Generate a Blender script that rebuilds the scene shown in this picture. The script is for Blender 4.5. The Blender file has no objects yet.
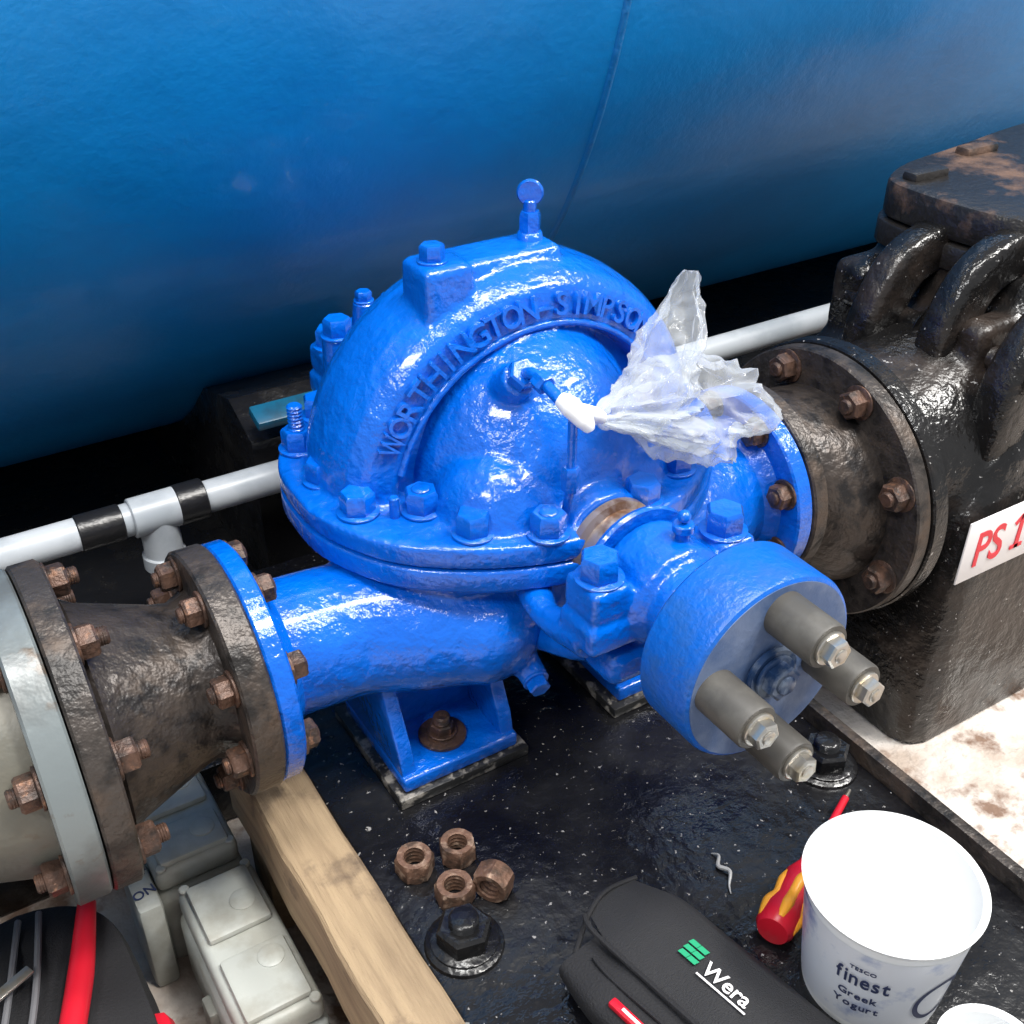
import bpy, bmesh, math, random
from mathutils import Vector, Matrix, noise
random.seed(3)
S=bpy.context.scene
COL=S.collection
try: S.view_settings.view_transform='Standard'
except Exception: pass
V=Vector
# ------------------------------------------------------------ materials
def M(name,col,rough=.4,metal=0.0,col2=None,ns=20,lo=.45,hi=.6,bump=0.0,bs=80,coat=0.0,rough2=None,col3=None,ns3=90,lo3=.6,hi3=.66,bump2=0.0,bs2=12,detail=6):
    m=bpy.data.materials.new(name); m.use_nodes=True
    nt=m.node_tree; N=nt.nodes; L=nt.links
    b=N['Principled BSDF']
    b.inputs['Base Color'].default_value=(*col,1); b.inputs['Roughness'].default_value=rough
    b.inputs['Metallic'].default_value=metal
    if coat: b.inputs['Coat Weight'].default_value=coat; b.inputs['Coat Roughness'].default_value=.08
    tc=N.new('ShaderNodeTexCoord')
    def nz(scale,det=detail):
        n=N.new('ShaderNodeTexNoise'); n.inputs['Scale'].default_value=scale; n.inputs['Detail'].default_value=det
        n.inputs['Roughness'].default_value=.6
        L.new(tc.outputs['Object'],n.inputs['Vector']); return n
    def ramp(n,lo,hi):
        r=N.new('ShaderNodeMapRange'); r.inputs['From Min'].default_value=lo; r.inputs['From Max'].default_value=hi
        r.clamp=True; L.new(n.outputs['Fac'],r.inputs['Value']); return r
    def mix(fac,c1,c2):
        x=N.new('ShaderNodeMix'); x.data_type='RGBA'
        L.new(fac.outputs[0],x.inputs[0])
        if isinstance(c1,tuple): x.inputs[6].default_value=(*c1,1)
        else: L.new(c1,x.inputs[6])
        x.inputs[7].default_value=(*c2,1); return x.outputs[2]
    c=col
    if col2:
        r=ramp(nz(ns),lo,hi); c=mix(r,c,col2)
        if rough2 is not None:
            q=N.new('ShaderNodeMapRange'); q.inputs['To Min'].default_value=rough; q.inputs['To Max'].default_value=rough2
            L.new(r.outputs[0],q.inputs['Value']); L.new(q.outputs[0],b.inputs['Roughness'])
    if col3:
        r3=ramp(nz(ns3),lo3,hi3); c=mix(r3,c,col3)
    if not isinstance(c,tuple): L.new(c,b.inputs['Base Color'])
    last=None
    for amt,sc in ((bump,bs),(bump2,bs2)):
        if amt:
            bp=N.new('ShaderNodeBump'); bp.inputs['Strength'].default_value=1.0; bp.inputs['Distance'].default_value=amt
            L.new(nz(sc,3).outputs['Fac'],bp.inputs['Height'])
            if last: L.new(last.outputs[0],bp.inputs['Normal'])
            last=bp
    if last: L.new(last.outputs[0],b.inputs['Normal'])
    return m
blue=M('blue_gloss_paint',(.0,.118,.60),.21,col2=(.0,.092,.50),ns=14,lo=.4,hi=.7,bump=.0026,bs=80,bump2=.004,bs2=24,coat=.5)
blue_m=M('blue_satin_paint',(.0,.105,.50),.36,col2=(.01,.10,.40),ns=40,bump=.0012,bs=150)
face_m=M('blue_grey_face',(.065,.115,.24),.5,col2=(.13,.18,.30),ns=25,bump=.0005,bs=120)
tankm=M('tank_blue_paint',(.0,.225,.58),.36,col2=(.0,.170,.46),ns=3.5,lo=.35,hi=.7,bump=.0006,bs=90,bump2=.004,bs2=5,coat=.08)
teal=M('dark_teal_paint',(.005,.09,.17),.4,col2=(.01,.05,.09),ns=20)
rust=M('rusted_cast_iron',(.048,.040,.036),.34,.4,col2=(.085,.062,.047),ns=16,lo=.45,hi=.72,bump=.003,bs=60,rough2=.55,col3=(.02,.018,.018),ns3=40,lo3=.50,hi3=.62)
rustfl=M('rusted_flange_iron',(.064,.054,.048),.38,.4,col2=(.095,.066,.048),ns=22,lo=.5,hi=.7,bump=.0026,bs=80,rough2=.6,col3=(.022,.02,.019),ns3=30,lo3=.48,hi3=.62)
rustnut=M('rusty_nut_steel',(.115,.064,.045),.45,.35,col2=(.045,.032,.027),ns=60,lo=.42,hi=.62,bump=.0014,bs=200,col3=(.24,.12,.07),ns3=110,lo3=.58,hi3=.7)
loosem=M('loose_nut_rust',(.19,.105,.07),.55,.35,col2=(.08,.05,.035),ns=70,lo=.45,hi=.65,bump=.0012,bs=220,col3=(.42,.29,.21),ns3=90,lo3=.53,hi3=.68)
blk=M('black_bitumen_paint',(.008,.008,.009),.22,col2=(.014,.013,.012),ns=12,lo=.5,hi=.7,bump=.003,bs=38,rough2=.42,bump2=.003,bs2=14,col3=(.10,.10,.09),ns3=160,lo3=.69,hi3=.73)
valvem=M('valve_black_casting',(.009,.0085,.0085),.22,col2=(.035,.025,.020),ns=9,lo=.5,hi=.7,bump=.0035,bs=50,rough2=.42,col3=(.36,.35,.34),ns3=150,lo3=.66,hi3=.70)
bonm=M('bonnet_rust_casting',(.018,.016,.015),.35,col2=(.13,.075,.05),ns=10,lo=.50,hi=.62,bump=.003,bs=55,rough2=.7)
deckm=M('deck_black_gloss',(.0045,.0045,.006),.15,col2=(.012,.012,.013),ns=9,lo=.4,hi=.65,bump=.0016,bs=70,rough2=.36,bump2=.005,bs2=14,col3=(.30,.29,.28),ns3=150,lo3=.645,hi3=.68)
conc=M('dusty_concrete',(.44,.36,.30),.9,col2=(.70,.65,.60),ns=6,bump=.008,bs=40,col3=(.22,.14,.10),ns3=18,lo3=.54,hi3=.66)
wood=M('sawn_timber',(.38,.275,.165),.8,col2=(.25,.175,.105),ns=9,lo=.4,hi=.65,bump=.0015,bs=60,col3=(.13,.09,.06),ns3=17,lo3=.56,hi3=.70)
grey=M('grey_painted_pipe',(.115,.12,.105),.42,.1,col2=(.17,.155,.12),ns=6,bump=.0008,bs=60,col3=(.09,.06,.04),ns3=24,lo3=.58,hi3=.70)
greyring=M('grey_flange_ring',(.17,.195,.20),.3,.15,col2=(.11,.12,.12),ns=10,bump=.0006,bs=60,col3=(.10,.075,.055),ns3=30,lo3=.6,hi3=.7)
pvc=M('white_pvc',(.42,.45,.48),.35,col2=(.30,.33,.36),ns=8)
tape=M('black_tape',(.01,.01,.011),.3,bump=.001,bs=70)
rubber=M('grey_rubber_sleeve',(.062,.058,.052),.5,col2=(.09,.085,.075),ns=30)
steel=M('zinc_steel',(.50,.48,.44),.3,.85,col2=(.45,.36,.22),ns=60,lo=.5,hi=.7)
shaftm=M('bare_shaft_steel',(.46,.38,.32),.32,.7,col2=(.22,.12,.07),ns=40,lo=.5,hi=.65)
white=M('white_polypropylene',(.84,.85,.85),.3)
signw=M('white_sign',(.80,.77,.77),.35)
signr=M('red_letter',(.70,.02,.04),.4)
navy=M('navy_print',(.03,.04,.10),.4)
plast=M('grey_socket_plastic',(.44,.46,.43),.4,col2=(.34,.34,.30),ns=15,bump=.0003,bs=200)
fab=M('black_nylon_fabric',(.009,.009,.011),.8,bump=.001,bs=500)
fab2=M('black_webbing',(.013,.013,.015),.7,bump=.001,bs=800)
fgrey=M('grey_piping',(.14,.14,.15),.5)
redm=M('red_plastic',(.55,.01,.025),.35)
yel=M('yellow_plastic',(.85,.36,.03),.35)
green=M('green_print',(.02,.32,.15),.4)
bagm=bpy.data.materials.new('clear_polythene'); bagm.use_nodes=True
nt=bagm.node_tree; pb=nt.nodes['Principled BSDF']; out=nt.nodes['Material Output']
pb.inputs['Base Color'].default_value=(.66,.69,.72,1); pb.inputs['Roughness'].default_value=.12
tr=nt.nodes.new('ShaderNodeBsdfTransparent'); tr.inputs[0].default_value=(.96,.97,.98,1)
mx=nt.nodes.new('ShaderNodeMixShader'); lw=nt.nodes.new('ShaderNodeLayerWeight'); lw.inputs[0].default_value=.35
mr=nt.nodes.new('ShaderNodeMapRange'); mr.inputs['To Min'].default_value=.14; mr.inputs['To Max'].default_value=.70
nt.links.new(lw.outputs['Facing'],mr.inputs['Value']); nt.links.new(mr.outputs[0],mx.inputs[0])
nt.links.new(tr.outputs[0],mx.inputs[1]); nt.links.new(pb.outputs[0],mx.inputs[2]); nt.links.new(mx.outputs[0],out.inputs[0])
# ------------------------------------------------------------ builders
def grp(name,loc=(0,0,0)):
    e=bpy.data.objects.new(name,None); e.empty_display_size=.05; COL.objects.link(e); return e
def basis(d):
    d=V(d).normalized(); h=V((0,0,1)) if abs(d.z)<.9 else V((1,0,0))
    u=h.cross(d).normalized(); v=d.cross(u).normalized(); return u,v,d
def cat(pts,sub):
    P=[V(p) for p in pts]; n=len(P); out=[]
    for i in range(n-1):
        p0=P[max(i-1,0)];p1=P[i];p2=P[i+1];p3=P[min(i+2,n-1)]
        for k in range(sub):
            t=k/sub
            out.append(.5*((2*p1)+(p2-p0)*t+(2*p0-5*p1+4*p2-p3)*t*t+(3*p1-p0-3*p2+p3)*t**3))
    out.append(P[-1]); return out
class B:
    def __init__(s): s.bm=bmesh.new()
    def add(s,b2,mtx=None):
        me=bpy.data.meshes.new('t'); b2.to_mesh(me); b2.free()
        if mtx is not None: me.transform(mtx)
        s.bm.from_mesh(me); bpy.data.meshes.remove(me); return s
    def rings(s,rings,caps=True,closed=True):
        bm=s.bm; vs=[[bm.verts.new(p) for p in r] for r in rings]
        n=len(vs[0])
        for a,b in zip(vs,vs[1:]):
            for i in range(n if closed else n-1):
                j=(i+1)%n
                bm.faces.new((a[i],a[j],b[j],b[i]))
        if caps:
            bm.faces.new(list(reversed(vs[0]))); bm.faces.new(vs[-1])
        return s
    def lathe(s,prof,o,d,seg=64,caps=True):
        u,v,d=basis(d); o=V(o)
        R=[]
        for r,h in prof:
            r=max(r,1e-4)
            R.append([o+d*h+u*(r*math.cos(2*math.pi*i/seg))+v*(r*math.sin(2*math.pi*i/seg)) for i in range(seg)])
        return s.rings(R,caps)
    def cyl(s,p0,p1,r0,r1=None,seg=48,c=.0012):
        r1=r0 if r1 is None else r1; p0=V(p0);p1=V(p1); L=(p1-p0).length
        c=min(c,r0*.4,L*.3) 
        return s.lathe([(max(r0-c,1e-4),0),(r0,c),(r1,L-c),(max(r1-c,1e-4),L)],p0,p1-p0,seg)
    def ball(s,o,r,seg=32,rings=18):
        b2=bmesh.new(); bmesh.ops.create_uvsphere(b2,u_segments=seg,v_segments=rings,radius=1)
        r=(r,r,r) if not hasattr(r,'__len__') else r
        return s.add(b2,Matrix.Translation(V(o))@Matrix.Diagonal((*r,1)))
    def box(s,lo,hi,bev=.003,rot=None,seg=2):
        lo=V(lo);hi=V(hi); b2=bmesh.new(); bmesh.ops.create_cube(b2,size=1)
        d=hi-lo
        bmesh.ops.transform(b2,matrix=Matrix.Diagonal((*d,1)),verts=b2.verts)
        if bev: bmesh.ops.bevel(b2,geom=b2.edges[:],offset=min(bev,min(d)*.45),segments=seg,affect='EDGES',profile=.5)
        m=Matrix.Translation((lo+hi)/2)
        if rot is not None: m=m@rot
        return s.add(b2,m)
    def obox(s,c,size,X,Y,Z,bev=.003,seg=2):
        b2=bmesh.new(); bmesh.ops.create_cube(b2,size=1)
        bmesh.ops.transform(b2,matrix=Matrix.Diagonal((*size,1)),verts=b2.verts)
        if bev: bmesh.ops.bevel(b2,geom=b2.edges[:],offset=min(bev,min(size)*.45),segments=seg,affect='EDGES',profile=.5)
        m=Matrix((V(X),V(Y),V(Z))).transposed().to_4x4(); m.translation=V(c)
        return s.add(b2,m)
    def poly(s,pts,z0,z1,c=.003,axis='z'):
        cx=sum(p[0] for p in pts)/len(pts); cy=sum(p[1] for p in pts)/len(pts)
        def mk(k,h):
            r=[]
            for p in pts:
                dx,dy=p[0]-cx,p[1]-cy; L=math.hypot(dx,dy); f=(L-k)/L if L>k else 1
                a,b=cx+dx*f,cy+dy*f
                r.append(V((a,b,h)) if axis=='z' else (V((h,a,b)) if axis=='x' else V((a,h,b))))
            return r
        return s.rings([mk(c,z0),mk(c*.3,z0+c*.3),mk(0,z0+c),mk(0,z1-c),mk(c*.3,z1-c*.3),mk(c,z1)])
    def hexa(s,o,d,af,h,rot=0,stud=0,washer=True,sr=None):
        u,v,d=basis(d); o=V(o); R=af/math.sqrt(3); base=0
        if washer:
            s.lathe([(af*.68,0),(af*.70,.0006),(af*.70,.0022),(af*.67,.0028)],o,d,28); base=.0026
        def ring(r,hh): return [o+d*hh+u*(r*math.cos(rot+k*math.pi/3))+v*(r*math.sin(rot+k*math.pi/3)) for k in range(6)]
        s.rings([ring(R*.95,base),ring(R,base+h*.1),ring(R,base+h*.85),ring(R*.86,base+h)])
        if stud:
            sr=sr or af*.31; p=[]; n=max(3,int(stud/.002))
            for i in range(n):
                z=base+h*.9+stud*i/n; p+= [(sr,z),(sr*.93,z+stud/n*.5)]
            p+=[(sr*.8,base+h*.9+stud)]
            s.lathe(p,o,d,20)
        return s
    def tube(s,pts,r,seg=14,sub=8):
        n=len(pts)
        rr=list(r) if hasattr(r,'__len__') else [r]*n
        Q=cat(pts,sub); RR=[]
        for i in range(n-1):
            for k in range(sub):
                t=k/sub; RR.append(rr[i]*(1-t)+rr[i+1]*t)
        RR.append(rr[-1]); R=[]; u=None
        for i,q in enumerate(Q):
            d=(Q[min(i+1,len(Q)-1)]-Q[max(i-1,0)]).normalized()
            if u is None: u,_,_=basis(d)
            u=(u-d*u.dot(d)).normalized(); v=d.cross(u)
            R.append([q+u*(RR[i]*math.cos(2*math.pi*k/seg))+v*(RR[i]*math.sin(2*math.pi*k/seg)) for k in range(seg)])
        return s.rings(R)
    def done(s,name,mat,parent=None,ang=38,remesh=None,smooth=6,flat=False):
        me=bpy.data.meshes.new(name); bmesh.ops.recalc_face_normals(s.bm,faces=s.bm.faces[:])
        s.bm.to_mesh(me); s.bm.free(); me.materials.append(mat)
        ob=bpy.data.objects.new(name,me); COL.objects.link(ob)
        if parent: ob.parent=parent
        if not flat: me.polygons.foreach_set('use_smooth',[True]*len(me.polygons))
        if remesh:
            m=ob.modifiers.new('r','REMESH'); m.mode='VOXEL'; m.voxel_size=remesh; m.use_smooth_shade=True
            m2=ob.modifiers.new('s','SMOOTH'); m2.factor=.5; m2.iterations=smooth
        elif not flat: me.set_sharp_from_angle(angle=math.radians(ang))
        return ob
def letters(Bd,char,size,ext,mtx):
    cu=bpy.data.curves.new('f','FONT'); cu.body=char; cu.size=size; cu.extrude=ext; cu.offset=size*.012; cu.resolution_u=4
    ob=bpy.data.objects.new('f',cu); COL.objects.link(ob)
    dg=bpy.context.evaluated_depsgraph_get(); me=bpy.data.meshes.new_from_object(ob.evaluated_get(dg))
    xs=[v.co.x for v in me.vertices] or [0]
    me.transform(mtx(min(xs),max(xs)) if callable(mtx) else mtx)
    Bd.bm.from_mesh(me); w=(min(xs),max(xs))
    bpy.data.objects.remove(ob); bpy.data.curves.remove(cu); bpy.data.meshes.remove(me); return w
def frame(X,Y,o):
    X=V(X).normalized(); Y=V(Y); Y=(Y-X*Y.dot(X)).normalized(); Z=X.cross(Y)
    m=Matrix((X,Y,Z)).transposed().to_4x4(); m.translation=V(o); return m
def smoothloop(pts,sub=6):
    n=len(pts); out=[]
    for i in range(n):
        p0,p1,p2,p3=[V((*pts[(i+k)%n],0)) for k in (-1,0,1,2)]
        for k in range(sub):
            t=k/sub
            q=.5*((2*p1)+(p2-p0)*t+(2*p0-5*p1+4*p2-p3)*t*t+(3*p1-p0-3*p2+p3)*t**3); out.append((q.x,q.y))
    return out
# ------------------------------------------------------------ camera
cam=bpy.data.cameras.new('camera'); co=bpy.data.objects.new('camera',cam); COL.objects.link(co); S.camera=co
cam.sensor_width=36; cam.lens=36*1143/1024; cam.clip_start=.02
p=math.radians(33); F=V((math.cos(math.radians(58.2)),math.sin(math.radians(58.2)),0)); R_=V((F.y,-F.x,0))
fw=F*math.cos(p)-V((0,0,1))*math.sin(p); up=F*math.sin(p)+V((0,0,1))*math.cos(p)
m=Matrix((R_,up,-fw)).transposed().to_4x4(); m.translation=(0,0,.8); co.matrix_world=m
# ------------------------------------------------------------ room
B().box((-3,-1.5,-.3),(5,3.6,-.2),0).done('floor',conc)
B().box((-3,3.3,-.2),(5,3.4,3.2),0).done('wall_back',M('wall_grey',(.35,.36,.37),.8,bump=.001,bs=30))
T=grp('storage_tank')
b=B(); R=1.0; prof=[(.02,0),(.5,.04),(.85,.16),(.97,.3),(R,.45)]+[(R,.45+i*.25) for i in range(1,22)]
L=.45+21*.25; prof+=[(.97,L+.15),(.85,L+.29),(.5,L+.41),(.02,L+.45)]
b.lathe(prof,(-2.4,2.07,.835),(1,0,0),160).done('shell',tankm,T,ang=60)
b=B()
b.lathe([(R-.004,-.008),(R+.0010,-.005),(R+.0030,0),(R+.0010,.005),(R-.004,.008)],(.835,2.07,.835),(1,0,0),160,caps=False)
b.done('weld_seam',M('weld_blue_paint',(.0,.15,.42),.4,bump=.003,bs=40),T,ang=80)
b=B()
for x0 in (.37,2.6,-1.4):
    pts=[(1.2,-.2),(1.2,.11),(1.27,.14)]+[(2.07-1.005*math.cos(a),.835-1.005*math.sin(a)) for a in [math.radians(q) for q in range(46,136,6)]]+[(2.9,.2),(2.9,-.2)]
    b.poly(pts,x0,x0+.2,.002,'x')
b.done('support_saddle',blk,T)
b=B(); b.obox((.43,1.195,.145),(.11,.035,.014),(1,0,0),(0,.9,.3),(0,-.3,.9),.003); b.done('saddle_cap',teal,T)
b=B(); b.box((-3,.93,-.199),(.238,1.12,-.11),.004); b.box((-3,1.12,-.199),(5,2.95,-.12),.004); b.done('dark_floor_slab',blk,T)  # added black slabs in place of the dark, shaded floor around the tank
Pp=grp('plastic_drain_pipe'); wz=.080
b=B(); b.cyl((-.9,1.16,wz),(2.2,1.16,wz),.0195); b.done('run',pvc,Pp)
b=B(); b.cyl((.205,1.16,wz),(.262,1.16,wz),.0235); b.cyl((.235,1.16,wz),(.235,1.16,wz-.065),.0225); b.cyl((.235,1.16,wz-.055),(.235,1.16,wz-.074),.0255); b.done('tee',pvc,Pp)
b=B(); b.cyl((.145,1.16,wz),(.195,1.16,wz),.0215); b.cyl((.258,1.16,wz),(.292,1.16,wz),.0245); b.done('tape_wrap',tape,Pp)
b=B(); b.tube([(.22,1.13,.02),(.20,1.11,-.03),(.21,1.10,-.07),(.20,1.09,-.108)],.004); b.done('cable',tape,Pp)
b=B()
for x in (-.3,.7,1.7): b.box((x,1.14,-.12),(x+.03,1.18,wz-.017),.002)
b.done('pipe_stand',blk,Pp)
# ------------------------------------------------------------ skid base
K=grp('skid_base')
b=B(); b.box((.242,-.05,-.04),(.70,1.10,0),.003); b.done('deck_plate',deckm,K)
b=B(); b.box((.245,-.05,-.2),(.265,1.1,-.04),.002); b.box((.69,-.05,-.2),(.70,1.1,-.04),.002)
b.box((.262,1.07,-.2),(.692,1.09,-.04),.002); b.done('side_channels',blk,K)
b=B(); b.box((.70,-.05,-.10),(.712,1.10,.018),.002); b.box((.70,-.05,-.11),(.76,1.10,-.10),.002)
b.done('edge_angle',rustfl,K)
for (x,y,r_) in ((.277,.520,.3),(.668,.512,.1)):
    b=B(); b.lathe([(.033,0),(.032,.003),(.027,.0055),(.018,.006)],(x,y,.0),(0,0,1),30); b.hexa((x,y,.005),(0,0,1),.040,.018,r_,.010)
    b.done('anchor_bolt',blk)
def plank(name,lo,hi):
    b=B(); n=14; R=[]
    for i in range(n+1):
        y=lo[1]+(hi[1]-lo[1])*i/n; j=.0012*math.sin(i*1.7); c=.003
        x0,x1,z0,z1=lo[0]+j,hi[0]+j*.4,lo[2],hi[2]+j*.6
        R.append([V((x0+c,y,z0)),V((x1-c,y,z0)),V((x1,y,z0+c)),V((x1,y,z1-c)),V((x1-c,y,z1)),V((x0+c,y,z1)),V((x0,y,z1-c)),V((x0,y,z0+c))])
    return b.rings(R).done(name,wood,None,ang=30)
wt=wood.node_tree; mp=wt.nodes.new('ShaderNodeMapping'); mp.inputs['Scale'].default_value=(9,.7,9); tcn=[n for n in wt.nodes if n.type=='TEX_COORD'][0]
wt.links.new(tcn.outputs['Object'],mp.inputs[0])
for n in wt.nodes:
    if n.type=='TEX_NOISE' and abs(n.inputs['Scale'].default_value-17)>.1: wt.links.new(mp.outputs[0],n.inputs['Vector'])
plank('timber_plank',(.184,.30,-.075),(.240,.825,.010))
b=B(); b.box((.19,.32,-.2),(.236,.40,-.0755),.003); b.box((.19,.76,-.2),(.236,.81,-.0755),.003); b.done('timber_block',wood)
# ------------------------------------------------------------ PUMP
P=grp('split_case_pump')
xs,yv,zs=.5,.83,.242; py,pz=.765,.155
outl=[(.46,.637),(.54,.637),(.60,.655),(.66,.70),(.705,.76),(.715,.83),(.705,.90),(.66,.96),(.60,1.0),(.54,1.02),(.46,1.02),(.40,1.0),(.335,.95),(.296,.89),(.287,.83),(.293,.775),(.326,.712),(.388,.664)]
ol=smoothloop(outl,5)
b=B()
vx,vz=.504,.250
pr=[(.001,-.035),(.138,-.035),(.143,-.055),(.147,-.064),(.178,-.058),(.188,-.045),(.194,-.025),(.196,0),(.194,.025),(.187,.045),(.176,.06),(.144,.066),(.134,.05),(.001,.05)]
b.lathe(pr,(vx,yv,vz),(0,1,0),96)
b.ball((xs,.815,zs),(.127,.15,.158)); b.ball((xs,.85,zs),(.13,.15,.15))
b.ball((.435,.725,.255),(.060,.060,.062)); b.ball((.562,.732,.255),(.058,.06,.064))
b.cyl((xs,.72,zs),(xs,.650,zs),.05,.044); b.cyl((xs,.94,zs),(xs,1.03,zs),.05,.044)
b.poly([(p_[0],p_[1]) for p_ in ol],.242,.264,.003)
b.box((.405,.785,.36),(.452,.835,.458),.006); b.box((.43,.80,.40),(.55,.85,.4515),.006)
b.cyl((.458,.755,.345),(.456,.722,.378),.018,.016)
b.done('upper_casing',blue,P,remesh=.0032,smooth=6)
b=B()
b.tube([(.22,py,pz),(.30,.757,pz),(.36,.735,.152),(.405,.712,.150)],[.062,.061,.062,.056],seg=40)
b.ball((.405,.712,.150),(.060,.060,.056))
b.tube([(.76,py,pz),(.70,.757,pz),(.64,.74,.15),(.57,.715,.145)],[.066,.070,.075,.066],seg=40); b.ball((.57,.715,.145),.066)
b.lathe([(.001,-.05),(.14,-.05),(.175,-.03),(.185,0),(.175,.03),(.14,.05),(.001,.05)],(xs,yv,zs-.01),(0,1,0),72)
b.ball((xs,.80,.20),(.15,.14,.12)); b.box((.40,.70,.15),(.60,.90,.23),.01)
b.poly([(xs+(x-xs)*.93,yv+(y-yv)*.93) for x,y in ol],.205,.232,.004)
b.cyl((.435,.685,.118),(.432,.655,.108),.013)
b.done('lower_casing',blue,P,remesh=.0036,smooth=5)
b=B(); b.poly(ol,.219,.2405,.003); b.done('split_flange',blue,P,ang=50)
b=B(); b.hexa((.432,.657,.109),(-.1,-.85,-.25),.018,.010); b.done('drain_plug',blue,P)
b=B()
txt="WORTHINGTON–SIMPSON"; a0,a1=157,44
for i,ch in enumerate(txt):
    a=math.radians(a0+(a1-a0)*(i+.5)/len(txt))
    rad=V((math.cos(a),0,math.sin(a))); tan=V((math.sin(a),0,-math.cos(a)))
    r=.1545; o=V((vx,yv-.0632,vz))+rad*r
    upv=(rad+V((0,.18,0))).normalized()
    def mk(x0,x1,o=o,tan=tan,upv=upv):
        return frame(tan,upv,o)@Matrix.Diagonal((min(1,.0185/(x1-x0)),1,1,1))@Matrix.Translation((-(x0+x1)/2,0,0))
    letters(b,ch,.0285,.0048,mk)
b.done('cast_lettering',blue,P,flat=True)
b=B()
pts=[V((vx+.1465*math.cos(math.radians(q)),yv-.063,vz+.1465*math.sin(math.radians(q)))) for q in range(12,172,8)]
b.tube(pts,.0035,seg=10,sub=3)
b.done('arch_bead',blue,P)
b=B()
for i,(x,y) in enumerate([(.322,.770),(.370,.744),(.390,.690),(.443,.657),(.541,.657),(.600,.684),(.645,.722),(.682,.785),(.318,.835),(.322,.90),(.365,.95),(.42,.988),(.58,.988),(.64,.94),(.685,.87)]):
    b.hexa((x,y,.2645),(0,0,1),.027,.019,i*.7,.004 if i%2 else 0)
b.cyl((.346,.748,.26),(.346,.748,.284),.0045)
b.lathe([q for k in range(9) for q in ((.0075,k*.0036),(.0058,k*.0036+.0018))],(.322,.90,.28),(0,0,1),20)
b.hexa((.423,.808,.457),(0,0,1),.019,.013,.2)
b.done('casing_bolts',blue,P)
b=B()
b.cyl((.532,.828,.445),(.532,.828,.458),.0125,.011); b.hexa((.532,.828,.450),(0,0,1),.017,.026,.3,washer=False); b.cyl((.532,.828,.47),(.532,.828,.486),.006)
b.lathe([(.004,-.003),(.0105,-.0028),(.012,0),(.0105,.0028),(.004,.003)],(.532,.828,.492),(-.6,-.8,0),24)
b.done('vent_plug',blue,P)
b=B(); b.hexa((.456,.722,.378),(0,-.67,.74),.024,.012,0,washer=False); b.tube([(.456,.716,.384),(.456,.70,.390),(.457,.675,.384),(.458,.655,.378)],.005)
b.hexa((.456,.695,.389),(.05,-.95,-.2),.016,.012,washer=False)
b.cyl((.463,.655,.375),(.463,.655,.305),.004); b.hexa((.463,.655,.302),(0,0,1),.014,.022,washer=False); b.cyl((.463,.667,.25),(.463,.655,.305),.004)
b.tube([(.460,.655,.378),(.475,.655,.368),(.492,.657,.360)],.005)
b.done('seal_flush_fitting',blue,P)
b=B(); b.tube([(.456,.664,.384),(.460,.655,.380),(.467,.645,.370),(.470,.641,.362)],[.006,.0090,.0080,.004]); b.tube([(.468,.652,.378),(.480,.650,.370),(.490,.654,.362)],[.004,.0062,.0055]); b.done('fitting_wrap',white,P)
def flangepair(bd,x0,x1,R,cy,cz,ri=.3):
    bd.lathe([(R*ri,0),(R-.002,0),(R,.002),(R,x1-x0-.002),(R-.002,x1-x0),(R*ri,x1-x0)],(x0,cy,cz),(1,0,0),96)
RF=.107
b=B(); flangepair(b,.196,.214,RF,py,pz); flangepair(b,.746,.766,RF,py,pz); b.lathe([(.078,0),(.066,.016)],(.214,py,pz),(1,0,0)); b.lathe([(.068,0),(.082,.02)],(.727,py,pz),(1,0,0)); b.done('nozzle_flanges',blue,P)
def foot(x0,x1,y0,y1,nm):
    b=B(); b.box((x0,y0,.012),(x1,y1,.028),.003)
    for xa in (x0+.001,x1-.015):
        b.poly([(y0+.006,.026),(y0+.010,.046),(y0+.05,.128),(y1,.14),(y1,.026)],xa,xa+.014,.002,'x')
    b.poly([(x0+.005,.02),(x1-.005,.02),(x1-.005,.13),(x0+.005,.13)],y0+.07,y0+.085,.002,'y')
    b.obox(((x0+x1)/2,y0+.057,.121),(x1-x0,.03,.012),(1,0,0),(0,.9,.43),(0,-.43,.9),.003)
    b.done(nm,blue,P,ang=50)
foot(.306,.427,.678,.81,'foot_suction'); foot(.545,.665,.675,.80,'foot_discharge')
shim=M('shim_painted_edge',(.02,.02,.02),.3,col2=(.26,.24,.21),ns=45,lo=.5,hi=.58,bump=.001)
b=B(); b.box((.298,.672,.0),(.436,.82,.0118),.002); b.box((.535,.668,0),(.675,.81,.0118),.002); b.done('foot_shims',shim,P)
b=B(); b.lathe([(.012,0),(.022,.0),(.023,.001),(.023,.004),(.020,.005),(.012,.005)],(.364,.713,.028),(0,0,1),32); b.hexa((.364,.713,.033),(0,0,1),.020,.010,.3,.010,sr=.008); b.done('foot_bolt',rustnut,P)
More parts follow.
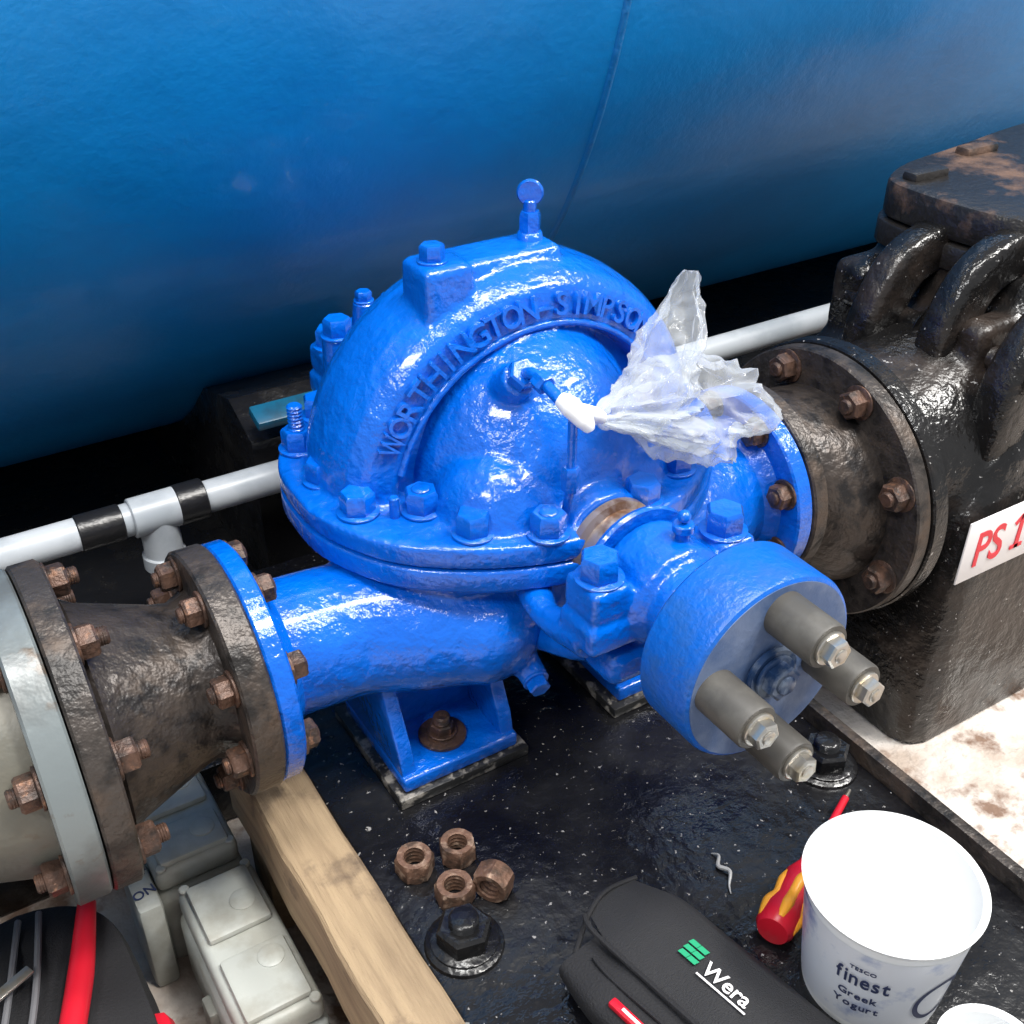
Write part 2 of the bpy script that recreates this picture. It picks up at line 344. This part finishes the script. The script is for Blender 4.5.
def bearing(y0,s,nm):
    Y=lambda d:y0+s*d
    b=B()
    b.cyl((xs,Y(-.026),zs),(xs,Y(.03),zs),.047,c=.004)
    b.cyl((xs,Y(.028),zs),(xs,Y(.05),zs),.040,c=.004)
    b.box((xs-.085,min(Y(-.024),Y(.024)),.212),(xs+.085,max(Y(-.024),Y(.024)),.24),.005)
    b.box((xs-.082,min(Y(-.022),Y(.022)),.241),(xs-.045,max(Y(-.022),Y(.022)),.272),.005)
    b.box((xs+.045,min(Y(-.022),Y(.022)),.241),(xs+.082,max(Y(-.022),Y(.022)),.272),.005)
    for q in (-1,1):
        b.tube([(xs+q*.062,Y(-.10),.205),(xs+q*.076,Y(-.05),.205),(xs+q*.068,Y(0),.215)],[.018,.012,.020],seg=16)
        b.tube([(xs+q*.05,Y(-.10),.14),(xs+q*.045,Y(-.04),.165),(xs+q*.03,Y(0),.20)],[.014,.012,.018],seg=16)
    b.box((xs-.06,min(Y(-.03),Y(.02)),.165),(xs+.06,max(Y(-.03),Y(.02)),.2),.01)
    b.done(nm,blue,P,remesh=.0026,smooth=4)
    b=B()
    for q in (-1,1): b.hexa((xs+q*.063,y0,.271),(0,0,1),.029,.020,.4)
    b.cyl((xs+.01,Y(.01),.285),(xs+.01,Y(.01),.302),.006); b.cyl((xs+.01,Y(.01),.295),(xs+.01,Y(.01),.303),.009); b.ball((xs+.01,Y(.01),.309),.0055)
    b.done(nm+'_bolts',blue,P)
bearing(.576,-1,'drive_bearing'); bearing(1.08,1,'outboard_bearing')
b=B() # thin yoke rib arching between casing and bearing
b.lathe([(.046,0),(.054,0),(.0555,.003),(.054,.007),(.046,.007)],(xs,.603,zs),(0,1,0),48); b.done('bearing_collar',blue,P)
b=B(); b.cyl((.425,1.03,.24),(.425,1.03,.305),.019,.017); b.hexa((.425,1.03,.305),(0,0,1),.026,.018,.2); b.cyl((.475,1.07,.28),(.475,1.07,.318),.016,.012); b.hexa((.475,1.07,.318),(0,0,1),.016,.01); b.done('oil_filler',blue,P)
b=B(); b.cyl((xs,.66,zs),(xs,.47,zs),.021); b.lathe([(.02,0),(.040,0),(.043,.003),(.043,.010),(.037,.013),(.037,.024),(.034,.026),(.02,.026)],(xs,.649,zs),(0,-1,0),40)
b.done('shaft_and_gland',shaftm,P)
b=B(); cy0=.460
b.lathe([(.001,0),(.044,0),(.052,-.012),(.076,-.012),(.0785,-.0105),(.0800,-.007),(.0800,.040),(.077,.0435),(.05,.0435),(.045,.064),(.02,.064)],(xs+.002,cy0,zs),(0,1,0),96)
b.done('coupling_half',blue_m,P,ang=30)
b=B(); b.lathe([(.0,-.0126),(.030,-.0126),(.0757,-.0126),(.0757,-.011),(.0,-.011)],(xs+.002,cy0,zs),(0,1,0),96); b.done('coupling_face',face_m,P)
pins=[(-6+90*k) for k in range(4)]
b=B(); b2=B()
for q in pins:
    a=math.radians(q); x=xs+.0525*math.cos(a); z=zs+.0525*math.sin(a)
    b.lathe([(.012,0),(.0180,0),(.0180,.043),(.0170,.045),(.012,.045)],(x,cy0-.0126,z),(0,-1,0),32)
    b2.hexa((x,cy0-.0576,z),(0,-1,0),.019,.009,q*.3+1,.002,sr=.0055)
b.done('coupling_sleeves',rubber,P); b2.done('coupling_pin_nuts',steel,P)
b=B(); b.lathe([(.001,0),(.022,0),(.024,.002),(.024,.004),(.022,.006),(.001,.006)],(xs,cy0-.0126,zs),(0,-1,0),40); b.hexa((xs,cy0-.0186,zs),(0,-1,0),.026,.010,.2,.004); b.done('shaft_nut',M('nut_blue_steel',(.02,.05,.13),.3,.4,col2=(.16,.20,.27),ns=50),P)
# ------------------------------------------------------------ left reducer
A=grp('suction_reducer')
b=B(); flangepair(b,.170,.1955,RF+.002,py,pz)
b.done('small_flange',rustfl,A)
b=B(); b.lathe([(.095,0),(.100,.008),(.093,.018),(.072,.075),(.069,.088),(.074,.100),(.077,.104)],(.067,py,pz),(1,0,0),80)
b.done('cone_body',rust,A,ang=60)
RL=.136
b=B(); flangepair(b,.046,.069,RL,py,pz); b.done('large_flange',rustfl,A)
def ringbolts(bd,n,off,r,x,d,cy,cz,af,h,stud=0):
    for k in range(n):
        a=2*math.pi*(k+off)/n
        bd.hexa((x,cy+r*math.cos(a),cz+r*math.sin(a)),(d,0,0),af,h,k*.8,stud)
b=B(); ringbolts(b,8,.35,.090,.170,-1,py,pz,.022,.013,.006); ringbolts(b,8,.35,.090,.214,1,py,pz,.022,.012,.003)
ringbolts(b,8,.5,.116,.069,1,py,pz,.024,.014,.010); b.done('flange_bolts',rustnut,A)
G=grp('suction_pipe')
b=B(); flangepair(b,.018,.0445,RL,py,pz); b.done('ring_flange',greyring,G)
b=B(); b.lathe([(.108,0),(.104,-.02),(.092,-.06),(.090,-.09),(.090,-1.0)],(.018,py,pz),(1,0,0),80); b.done('pipe',grey,G)
b=B(); ringbolts(b,8,.5,.116,.018,-1,py,pz,.024,.014,.008); b.done('flange_bolts',rustnut,G)
# ------------------------------------------------------------ right reducer + valve
C=grp('discharge_reducer'); ey,ez=.762,.122
b=B(); flangepair(b,.7665,.785,RF+.003,py,pz); b.done('small_flange',rustfl,C)
b=B(); R=[]
for x,r,t in ((.785,.086,0),(.795,.090,.05),(.81,.100,.35),(.83,.110,.75),(.868,.116,1)):
    R.append([V((x,py+(ey-py)*t+r*math.cos(2*math.pi*k/72),pz+(ez-pz)*t+r*math.sin(2*math.pi*k/72))) for k in range(72)])
b.rings(R).done('cone_body',rust,C,ang=60)
b=B(); flangepair(b,.866,.886,.157,ey,ez); b.done('large_flange',rustfl,C)
b=B(); ringbolts(b,8,.5,.136,.866,-1,ey,ez,.027,.016,.006); ringbolts(b,8,.5,.090,.746,-1,py,pz,.023,.013,.004); b.done('flange_bolts',rustnut,C)
W=grp('check_valve')
b=B(); flangepair(b,.887,.909,.160,ey,ez); b.lathe([(.135,0),(.125,.02),(.13,.10)],(.909,ey,ez),(1,0,0),72); b.done('inlet_flange',valvem,W)
b=B()
levels=[(.935,1.5,.60,.97,-.2),(.93,1.5,.595,.97,-.12),(.94,1.5,.60,.96,.03),(.955,1.5,.605,.955,.12),(.99,1.5,.62,.94,.18),(1.06,1.5,.66,.93,.24),(1.10,1.5,.68,.93,.33)]
R=[]
for x0,x1,y0,y1,z in levels:
    c=.03
    pts=[(x0+c,y0),(x1,y0),(x1,y1),(x0+c,y1),(x0+c*.3,y1-c*.3),(x0,y1-c),(x0,y0+c),(x0+c*.3,y0+c*.3)]
    R.append([V((a,bb,z)) for a,bb in pts])
b.rings(R)
b.cyl((.91,ey,ez),(1.1,ey,ez+.02),.125,.14)
b.box((.99,.62,.14),(1.2,.66,.18),.01); b.box((1.02,.69,.2),(1.2,.73,.30),.01)
b.box((1.035,.875,.05),(1.12,.93,.305),.012)
b.done('body',valvem,W,remesh=.006,smooth=4)
b=B()
cov=smoothloop([(1.13,.70),(1.095,.76),(1.085,.87),(1.11,.935),(1.25,.975),(1.6,.985),(1.6,.60),(1.2,.61)],5)
b.poly(cov,.315,.345,.004); b.poly([(1.33+(x-1.33)*.985,.8+(y-.8)*.98) for x,y in cov],.347,.392,.008)
for (x,y) in ((1.14,.90),(1.28,.94)): b.box((x-.03,y-.012,.385),(x+.03,y+.012,.402),.006)
b.done('bonnet',bonm,W,ang=40)
b=B()
def arm(pts,w,th0=.022):
    P_=cat(pts,6); R=[]
    for i,q in enumerate(P_):
        d=(P_[min(i+1,len(P_)-1)]-P_[max(i-1,0)]).normalized(); nn=V((0,1,0)).cross(d).normalized()
        th=th0*(1+.35*math.sin(math.pi*i/len(P_))); h=w/2
        R.append([q+nn*th*a+V((0,1,0))*h*c_ for a,c_ in ((-1,-.6),(-.85,-.85),(-.6,-1),(.6,-1),(.85,-.85),(1,-.6),(1,.6),(.85,.85),(.6,1),(-.6,1),(-.85,.85),(-1,.6))])
    b.rings(R)
def armat(y,dx,dz,w,low,hi=0): arm([(1.20+dx,y,.330+dz),(1.13+dx,y,.352+dz),(1.065+dx,y,.335+dz),(1.032+dx,y,.28+dz),(1.022+dx,y,.21+dz),(1.01+dx,y,low)],w)
armat(.835,-.015,-.015,.042,.17); armat(.742,-.005,.0,.040,.20); armat(.650,-.005,-.035,.045,.10)
b.cyl((1.045,.60,.262),(1.045,.90,.262),.014); b.hexa((1.045,.60,.262),(0,-1,0),.034,.018); b.hexa((1.045,.785,.262),(0,-1,0),.034,.022)
b.cyl((.99,.87,.20),(.96,.87,.215),.02); b.ball((1.0,.79,.225),(.03,.03,.035))
b.done('hinge_arms',valvem,W,ang=50)
b=B(); b.obox((.998,.5955,.096),(.125,.002,.080),(1,0,0),(0,1,.02),(0,-.02,1),.0005); b.done('sign_plate',signw,W)
b=B(); letters(b,"PS",.063,.0004,lambda x0,x1: frame((1,0,0),(0,0,1),(.978,.5940,.074))@Matrix.Diagonal((.80,1,1,1))@Matrix.Translation((-(x0+x1)/2,0,0)))
b.obox((1.0270,.5940,.0965),(.0065,.0008,.0450),(1,0,0),(0,1,0),(0,0,1),0)
b.obox((1.0215,.5940,.1130),(.014,.0008,.0060),V((.74,0,.67)),(0,1,0),V((-.67,0,.74)),0)
b.obox((1.0270,.5940,.0765),(.020,.0008,.0050),(1,0,0),(0,1,0),(0,0,1),0)
b.done('sign_letters',signr,W,flat=True)
# ------------------------------------------------------------ plastic bag on fitting
def film(bd,spine,rad,nf,seg=80,sub=16,amp=.5,seed=0,fl=.6):
    Q=cat(spine,sub); RR=[]
    for i in range(len(spine)-1):
        for k in range(sub):
            t=k/sub; RR.append(rad[i]*(1-t)+rad[i+1]*t)
    RR.append(rad[-1]); R=[];u=None
    for i,q in enumerate(Q):
        d=(Q[min(i+1,len(Q)-1)]-Q[max(i-1,0)]).normalized()
        if u is None: u,_,_=basis(d)
        u=(u-d*u.dot(d)).normalized(); v=d.cross(u); ring=[]
        for k in range(seg):
            a=2*math.pi*k/seg; t=i/len(Q)
            s_=V((math.cos(a)*nf*.35,math.sin(a)*nf*.35,t*3.0+seed)); s2=V((math.cos(a)*nf*.6,math.sin(a)*nf*.6,t*9+seed))
            f=1+amp*(.5-2.2*abs(noise.noise(s_)))+amp*.45*(.4-1.8*abs(noise.noise(s2)))
            ring.append(q+u*(RR[i]*f*math.cos(a))+v*(RR[i]*f*fl*math.sin(a))+d*(.014*noise.noise(s_*1.5)*RR[i]/.04))
        R.append(ring)
    bd.rings(R)
b=B()
film(b,[(.488,.655,.360),(.515,.664,.352),(.56,.672,.338),(.610,.68,.325),(.650,.685,.313),(.668,.69,.306)],[.006,.020,.042,.056,.050,.022],5,seed=2,fl=.7)
film(b,[(.53,.668,.335),(.56,.676,.362),(.59,.692,.395),(.612,.706,.422),(.622,.712,.440)],[.018,.034,.026,.014,.006],4,seed=9,fl=.45)
film(b,[(.50,.66,.352),(.54,.665,.335),(.59,.672,.312),(.63,.68,.295)],[.006,.018,.028,.012],5,seed=15,fl=.5)
b.done('clear_plastic_bag',bagm,None,ang=70)
# ------------------------------------------------------------ loose nuts
def loosenut(o,d,rot,af=.031,h=.020):
    u,v,d=basis(d); o=V(o); R=af/math.sqrt(3); ri=af*.30; b=B()
    def ring(r,hh,hexy): 
        L=[]
        for k in range(36):
            a=2*math.pi*k/36; q=(a%(math.pi/3))-math.pi/6
            rr=r*(math.cos(math.pi/6)/math.cos(q)) if hexy else r
            L.append(o+d*hh+u*(rr*math.cos(a+rot))+v*(rr*math.sin(a+rot)))
        return L
    rs=[ring(ri,h*.05,0),ring(ri*1.15,0,0),ring(R*.86,0,0),ring(R,h*.12,1),ring(R,h*.88,1),ring(R*.86,h,0),ring(ri*1.15,h,0),ring(ri,h*.95,0)]
    for k in range(1,8): rs.append(ring(ri*(1.08 if k%2 else 1.0),h*(.95-.9*k/8),0))
    rs.append(rs[0])
    b.rings(rs,caps=False); bmesh.ops.remove_doubles(b.bm,verts=b.bm.verts,dist=1e-6)
    b.done('hex_nut',loosem,None,ang=30)
loosenut((.277,.606,.0003),(0,0,1),.2,.030); loosenut((.316,.600,.0003),(0,0,1),.7,.029); loosenut((.292,.562,.0003),(0,0,1),1.0,.030)
loosenut((.315,.545,.0153),(.8,.55,0.0),math.pi/6,.030)
# ------------------------------------------------------------ yoghurt tub
def tub(nm,x,y,r1,r0,h):
    E=grp(nm); b=B()
    b.lathe([(.001,0.002),(r0-.004,0.002),(r0,0),(r0,.004),(r1-.003,h-.006),(r1-.003,h-.004),(r1,h-.004),(r1+.0008,h-.001),(r1-.001,h),(r1-.0045,h-.002),(r0-.002,.006),(.001,.005)],(x,y,0),(0,0,1),96)
    b.done('tub_wall',white,E,ang=35); return E
tx,ty=.534,.326
E=tub('yoghurt_tub',tx,ty,.0665,.052,.115)
def cuptext(text,size,ac,z,mat,nm,slope=.14,sx=1):
    b=B(); r=.052+(.0655-.052)*z/.115+.0008
    ws=[]; tmp=B()
    for ch in text:
        w=letters(tmp,ch,size,.0002,Matrix.Identity(4)); ws.append(((w[1]-w[0])+size*.10)*sx)
    tmp.bm.free(); tot=sum(ws); a=ac-(tot/2)/r
    for ch,w in zip(text,ws):
        am=a+(w/2)/r; a+=w/r
        n_=V((math.cos(am),math.sin(am),0)); t_=V((-math.sin(am),math.cos(am),0)); upv=V((n_.x*slope,n_.y*slope,1))
        letters(b,ch,size,.0002,lambda x0,x1,t_=t_,upv=upv,n_=n_: frame(t_,upv,V((tx,ty,z))+n_*r)@Matrix.Diagonal((sx,1,1,1))@Matrix.Translation((-(x0+x1)/2,0,.0004)))
    b.done(nm,mat,E,flat=True)
ac=math.atan2(-ty,-tx)-.05
cuptext('finest',.024,ac,.061,navy,'label_title',sx=.66); cuptext('TESCO',.006,ac-.02,.080,navy,'label_small')
cuptext('Greek',.0115,ac-.02,.044,navy,'label_line_1',sx=.9); cuptext('Yogurt',.0115,ac-.02,.031,navy,'label_line_2',sx=.9)
lab=M('label_pale_blue',(.74,.76,.80),.35,col2=(.14,.22,.46),ns=17,lo=.52,hi=.68)
b=B(); R=[]
for z in (.008,.10):
    r=.052+(.0635-.052)*z/.109+.0006
    R.append([V((tx+r*math.cos(a),ty+r*math.sin(a),z)) for a in [2*math.pi*k/96 for k in range(96)]])
b.rings(R,caps=False).done('printed_label',lab,E)
b=B(); R=[]
am=ac+1.05; zc=.045; rr=.0578
for k in range(40):
    q=2*math.pi*k/40; ring=[]
    for rad_ in (.017,.021):
        a_=am+rad_*math.cos(q)/rr; z_=zc+rad_*1.15*math.sin(q); r_=.052+(.0635-.052)*z_/.109+.0012
        ring.append(V((tx+r_*math.cos(a_),ty+r_*math.sin(a_),z_)))
    R.append(ring)
R.append(R[0]); b.rings(R,caps=False,closed=False).done('label_ring',navy,E,flat=True)
tub('plastic_cup',.504,.208,.035,.027,.085)
# ------------------------------------------------------------ screwdriver
D=grp('screwdriver'); o=V((.486,.388,.0172)); e=V((.65,.466,.0075)); dd=(e-o).normalized()
b=B(); b.lathe([(.004,0),(.013,.001),(.016,.006),(.0165,.022),(.013,.036),(.0145,.05),(.0145,.066),(.009,.082),(.0085,.092),(.006,.096)],o,dd,24); b.done('handle',redm,D)
b=B(); u,v,_=basis(dd)
for k in range(5):
    a=k*math.pi*.4+.5
    pts=[o+dd*h+(u*math.cos(a)+v*math.sin(a))*r for h,r in ((.006,.0135),(.022,.0143),(.036,.0110),(.052,.0123),(.068,.0108))]
    b.tube(pts,[.003,.0052,.0045,.0048,.002],seg=10)
b.done('grip_inserts',yel,D)
b=B(); b.cyl(o+dd*.095,e,.0035); b.done('blade_insulation',redm,D)
b=B(); b.cyl(e,e+dd*.012,.002,.0015); b.done('tip',steel,D)
# ------------------------------------------------------------ tool pouch
Q=grp('tool_pouch'); ax=V((.17,-.985,0)).normalized(); ay=V((.985,.17,0)).normalized()
pc=V((.385,.362,0))
def PP(l,w,z): return pc+ax*l+ay*w+V((0,0,z))
b=B(); R=[]
for i in range(25):
    l=-.092+.24*i/24; t=min(1,(i+1.2)/5); ring=[]
    for k in range(40):
        a=2*math.pi*k/40; ca,sa=math.cos(a),math.sin(a)
        w=.060*math.copysign(abs(ca)**.5,ca)*(0.82+.18*t); z=.017*math.copysign(abs(sa)**.6,sa)*(.6+.4*t)
        z+=.003*noise.noise(V((l*30,w*30,1)))
        ring.append(PP(l+.004*noise.noise(V((w*40,z*40,3))),w,.0210+z))
    R.append(ring)
b.rings(R).done('folded_body',fab,Q,ang=60)
b=B(); R=[]
for i in range(25):
    l=-.112+.25*i/24; t=min(1,(i+.6)/4); ring=[]
    prof=[(-.016,.040),(.0,.0435),(.03,.0445),(.055,.041),(.068,.028),(.071,.012),(.066,.003),(.060,.004),(.064,.014),(.06,.027),(.05,.036),(.03,.0395),(0,.0385),(-.015,.037)]
    for w,z in prof:
        ring.append(PP(l,w*(.6+.4*t)+(1-t)*.01,z*(.85+.15*t)+.0016*noise.noise(V((l*30,w*40,0)))))
    R.append(ring)
b.rings(R).done('flap',fab2,Q,ang=60)
b=B(); b.tube([PP(-.108,-.010,.040),PP(-.09,-.0165,.0415),PP(-.03,-.0175,.0425),PP(.03,-.0175,.0425),PP(.13,-.0175,.0425)],.0022,seg=8)
b.tube([PP(-.084,-.052,.021),PP(-.096,-.03,.026),PP(-.108,-.005,.036),PP(-.113,.02,.0395),PP(-.108,.05,.036)],.0022,seg=8)
b.tube([PP(.13,-.03,.0395),PP(.03,-.032,.0395),PP(-.05,-.034,.0385),PP(-.078,-.03,.036)],.0016,seg=8); b.done('piping',fab,Q)
b=B(); letters(b,'Wera',.018,.0003,lambda x0,x1: frame(ax,ay,PP(-.012,.016,.0465))); b.obox(PP(.010,.013,.0462),(.046,.0016,.0004),ax,ay,(0,0,1),0); b.done('logo_text',signw,Q,flat=True)
b=B()
for k in range(3):
    for j in range(2): b.obox(PP(-.030+j*.0085,.019+k*.0062,.0465),(.0080,.0046,.0006),ax,(ay+ax*.25).normalized(),(0,0,1),0)
b.done('logo_badge',green,Q,flat=True)
b=B(); b.obox(PP(-.020,-.047,.0375),(.045,.008,.006),ax,ay,(0,0,1),.002); b.done('red_bit_holder',redm,Q)
b=B(); b.obox(PP(-.016,-.047,.0408),(.03,.0025,.001),ax,ay,(0,0,1),0); b.done('holder_label',signw,Q)
b=B(); b.tube([(.507,.485,.001),(.509,.478,.004),(.502,.470,.003),(.506,.460,.004),(.497,.450,.002),(.493,.443,.001)],[.0005,.0012,.002,.0018,.001,.0004],seg=8); b.done('plastic_shred',M('clear_shred',(.3,.3,.3),.3))
# ------------------------------------------------------------ grey socket boxes
def socket(nm,x0,x1,y0,y1,z0,z1):
    e_=grp(nm); b=B(); b.box((x0,y0,z0),(x1,y1,z1-.03),.01,seg=3); b.box((x0+.003,y0+.003,z1-.028),(x1-.003,y1-.003,z1),.008,seg=3)
    n=2
    for k in range(n):
        ya=y0+(y1-y0)*(k+.12)/n; yb=y0+(y1-y0)*(k+.88)/n
        b.box((x0+.010,ya,z1-.002),(x1-.010,yb,z1+.007),.005)
    b.box((x0-.008,(y0+y1)/2-.012,z0+.03),(x0+.002,(y0+y1)/2+.012,z0+.06),.003)
    for yy in (y0+.008,y1-.008):
        for xx in (x0+.01,x1-.01): b.cyl((xx,yy,z1-.001),(xx,yy,z1+.0035),.005)
    b.done('enclosure',plast,e_)
    b=B(); b.lathe([(.001,0),(.012,0),(.012,.002),(.010,.003)],(x1-.028,(y0+y1)/2-.03,z1+.006),(0,0,1),28)
    b.lathe([(.001,0),(.012,0),(.012,.002),(.010,.003)],(x1-.028,(y0+y1)/2+.04,z1+.006),(0,0,1),28); b.done('screw_caps',plast,e_)
    return e_
e1=socket('isolator_switch',.088,.176,.780,.905,-.2,-.072); e2=socket('socket_box',.100,.180,.585,.768,-.2,-.080)
b=B(); b.box((.066,.76,-.2),(.090,.83,-.085),.006); b.done('switch_lever',plast,e1)
b=B(); letters(b,"ON",.014,.0003,frame((1,.2,0),(-.2,1,0),(.068,.775,-.0845))); letters(b,"OFF",.012,.0003,frame((1,.2,0),(-.2,1,0),(.068,.80,-.0845))); b.done('switch_marking',navy,e1,flat=True)
# ------------------------------------------------------------ tool bag
H=grp('tool_bag'); b=B()
R=[]
for i in range(22):
    t=i/21; z=-.2+.15*t; k=1-.10*t**3-(.25 if i==21 else 0); ring=[]
    for q in range(64):
        a=2*math.pi*q/64; ca,sa=math.cos(a),math.sin(a)
        X=-.068+.125*k*math.copysign(abs(ca)**.45,ca); Y=.64+.165*k*math.copysign(abs(sa)**.45,sa)
        ring.append(V((X+.004*noise.noise(V((Y*20,z*20,0))),Y,z+(.006*noise.noise(V((X*18,Y*18,5))) if i>15 else 0))))
    R.append(ring)
b.rings(R).done('body',fab,H,ang=60)
b=B(); b.tube([(-.06,.50,-.045),(-.03,.60,-.042),(.005,.69,-.042),(.028,.765,-.048)],[.009,.011,.011,.008]); b.done('red_piping',redm,H)
b=B()
for dx in (-.026,-.048,-.085): b.tube([(-.06+dx,.50,-.042),(-.035+dx,.60,-.040),(-.005+dx,.69,-.040),(.010+dx*.8,.775,-.046)],.003,seg=8)
b.done('zip_tapes',fgrey,H)
b=B(); b.obox((-.045,.70,-.030),(.010,.035,.003),V((.4,-.9,0)).normalized(),V((.9,.4,0)).normalized(),(0,0,1),.001); b.obox((-.062,.64,-.030),(.035,.010,.003),(.9,-.4,0),(.4,.9,0),(0,0,1),.001); b.done('zip_pulls',steel,H)
b=B(); b.obox((.045,.60,-.10),(.03,.09,.07),(1,0,0),(0,1,0),(0,0,1),.012); b.done('side_pocket',redm,H)
# ------------------------------------------------------------ lights
w=bpy.data.worlds.new('world'); S.world=w; w.use_nodes=True
bg=w.node_tree.nodes['Background']; bg.inputs[0].default_value=(.90,.94,1.0,1); bg.inputs[1].default_value=.50
def area(nm,loc,tgt,sx,sy,e,col=(1,1,1)):
    l=bpy.data.lights.new(nm,'AREA'); l.shape='RECTANGLE'; l.size=sx; l.size_y=sy; l.energy=e; l.color=col
    o=bpy.data.objects.new(nm,l); COL.objects.link(o); o.location=loc
    o.rotation_euler=(V(tgt)-V(loc)).to_track_quat('-Z','Y').to_euler()
area('added_overhead',(.3,.3,3.0),(.5,.8,0),1.2,.35,60,(1,.98,.95)); area('added_overhead',(2.4,-.4,2.8),(1.0,1.0,.4),1.0,.5,80,(1,.98,.95))  # unseen overhead area lights, added for glossy highlights and light on the tank
area('added_overhead',(-1.6,-.4,2.8),(.2,1.1,.4),.9,.4,50)
sl=bpy.data.lights.new('sun','SUN'); sl.energy=2.0; sl.angle=math.radians(8); sl.color=(1,.97,.92)
so=bpy.data.objects.new('sun',sl); COL.objects.link(so); so.rotation_euler=V((-.30,.45,-1)).to_track_quat('-Z','Y').to_euler()
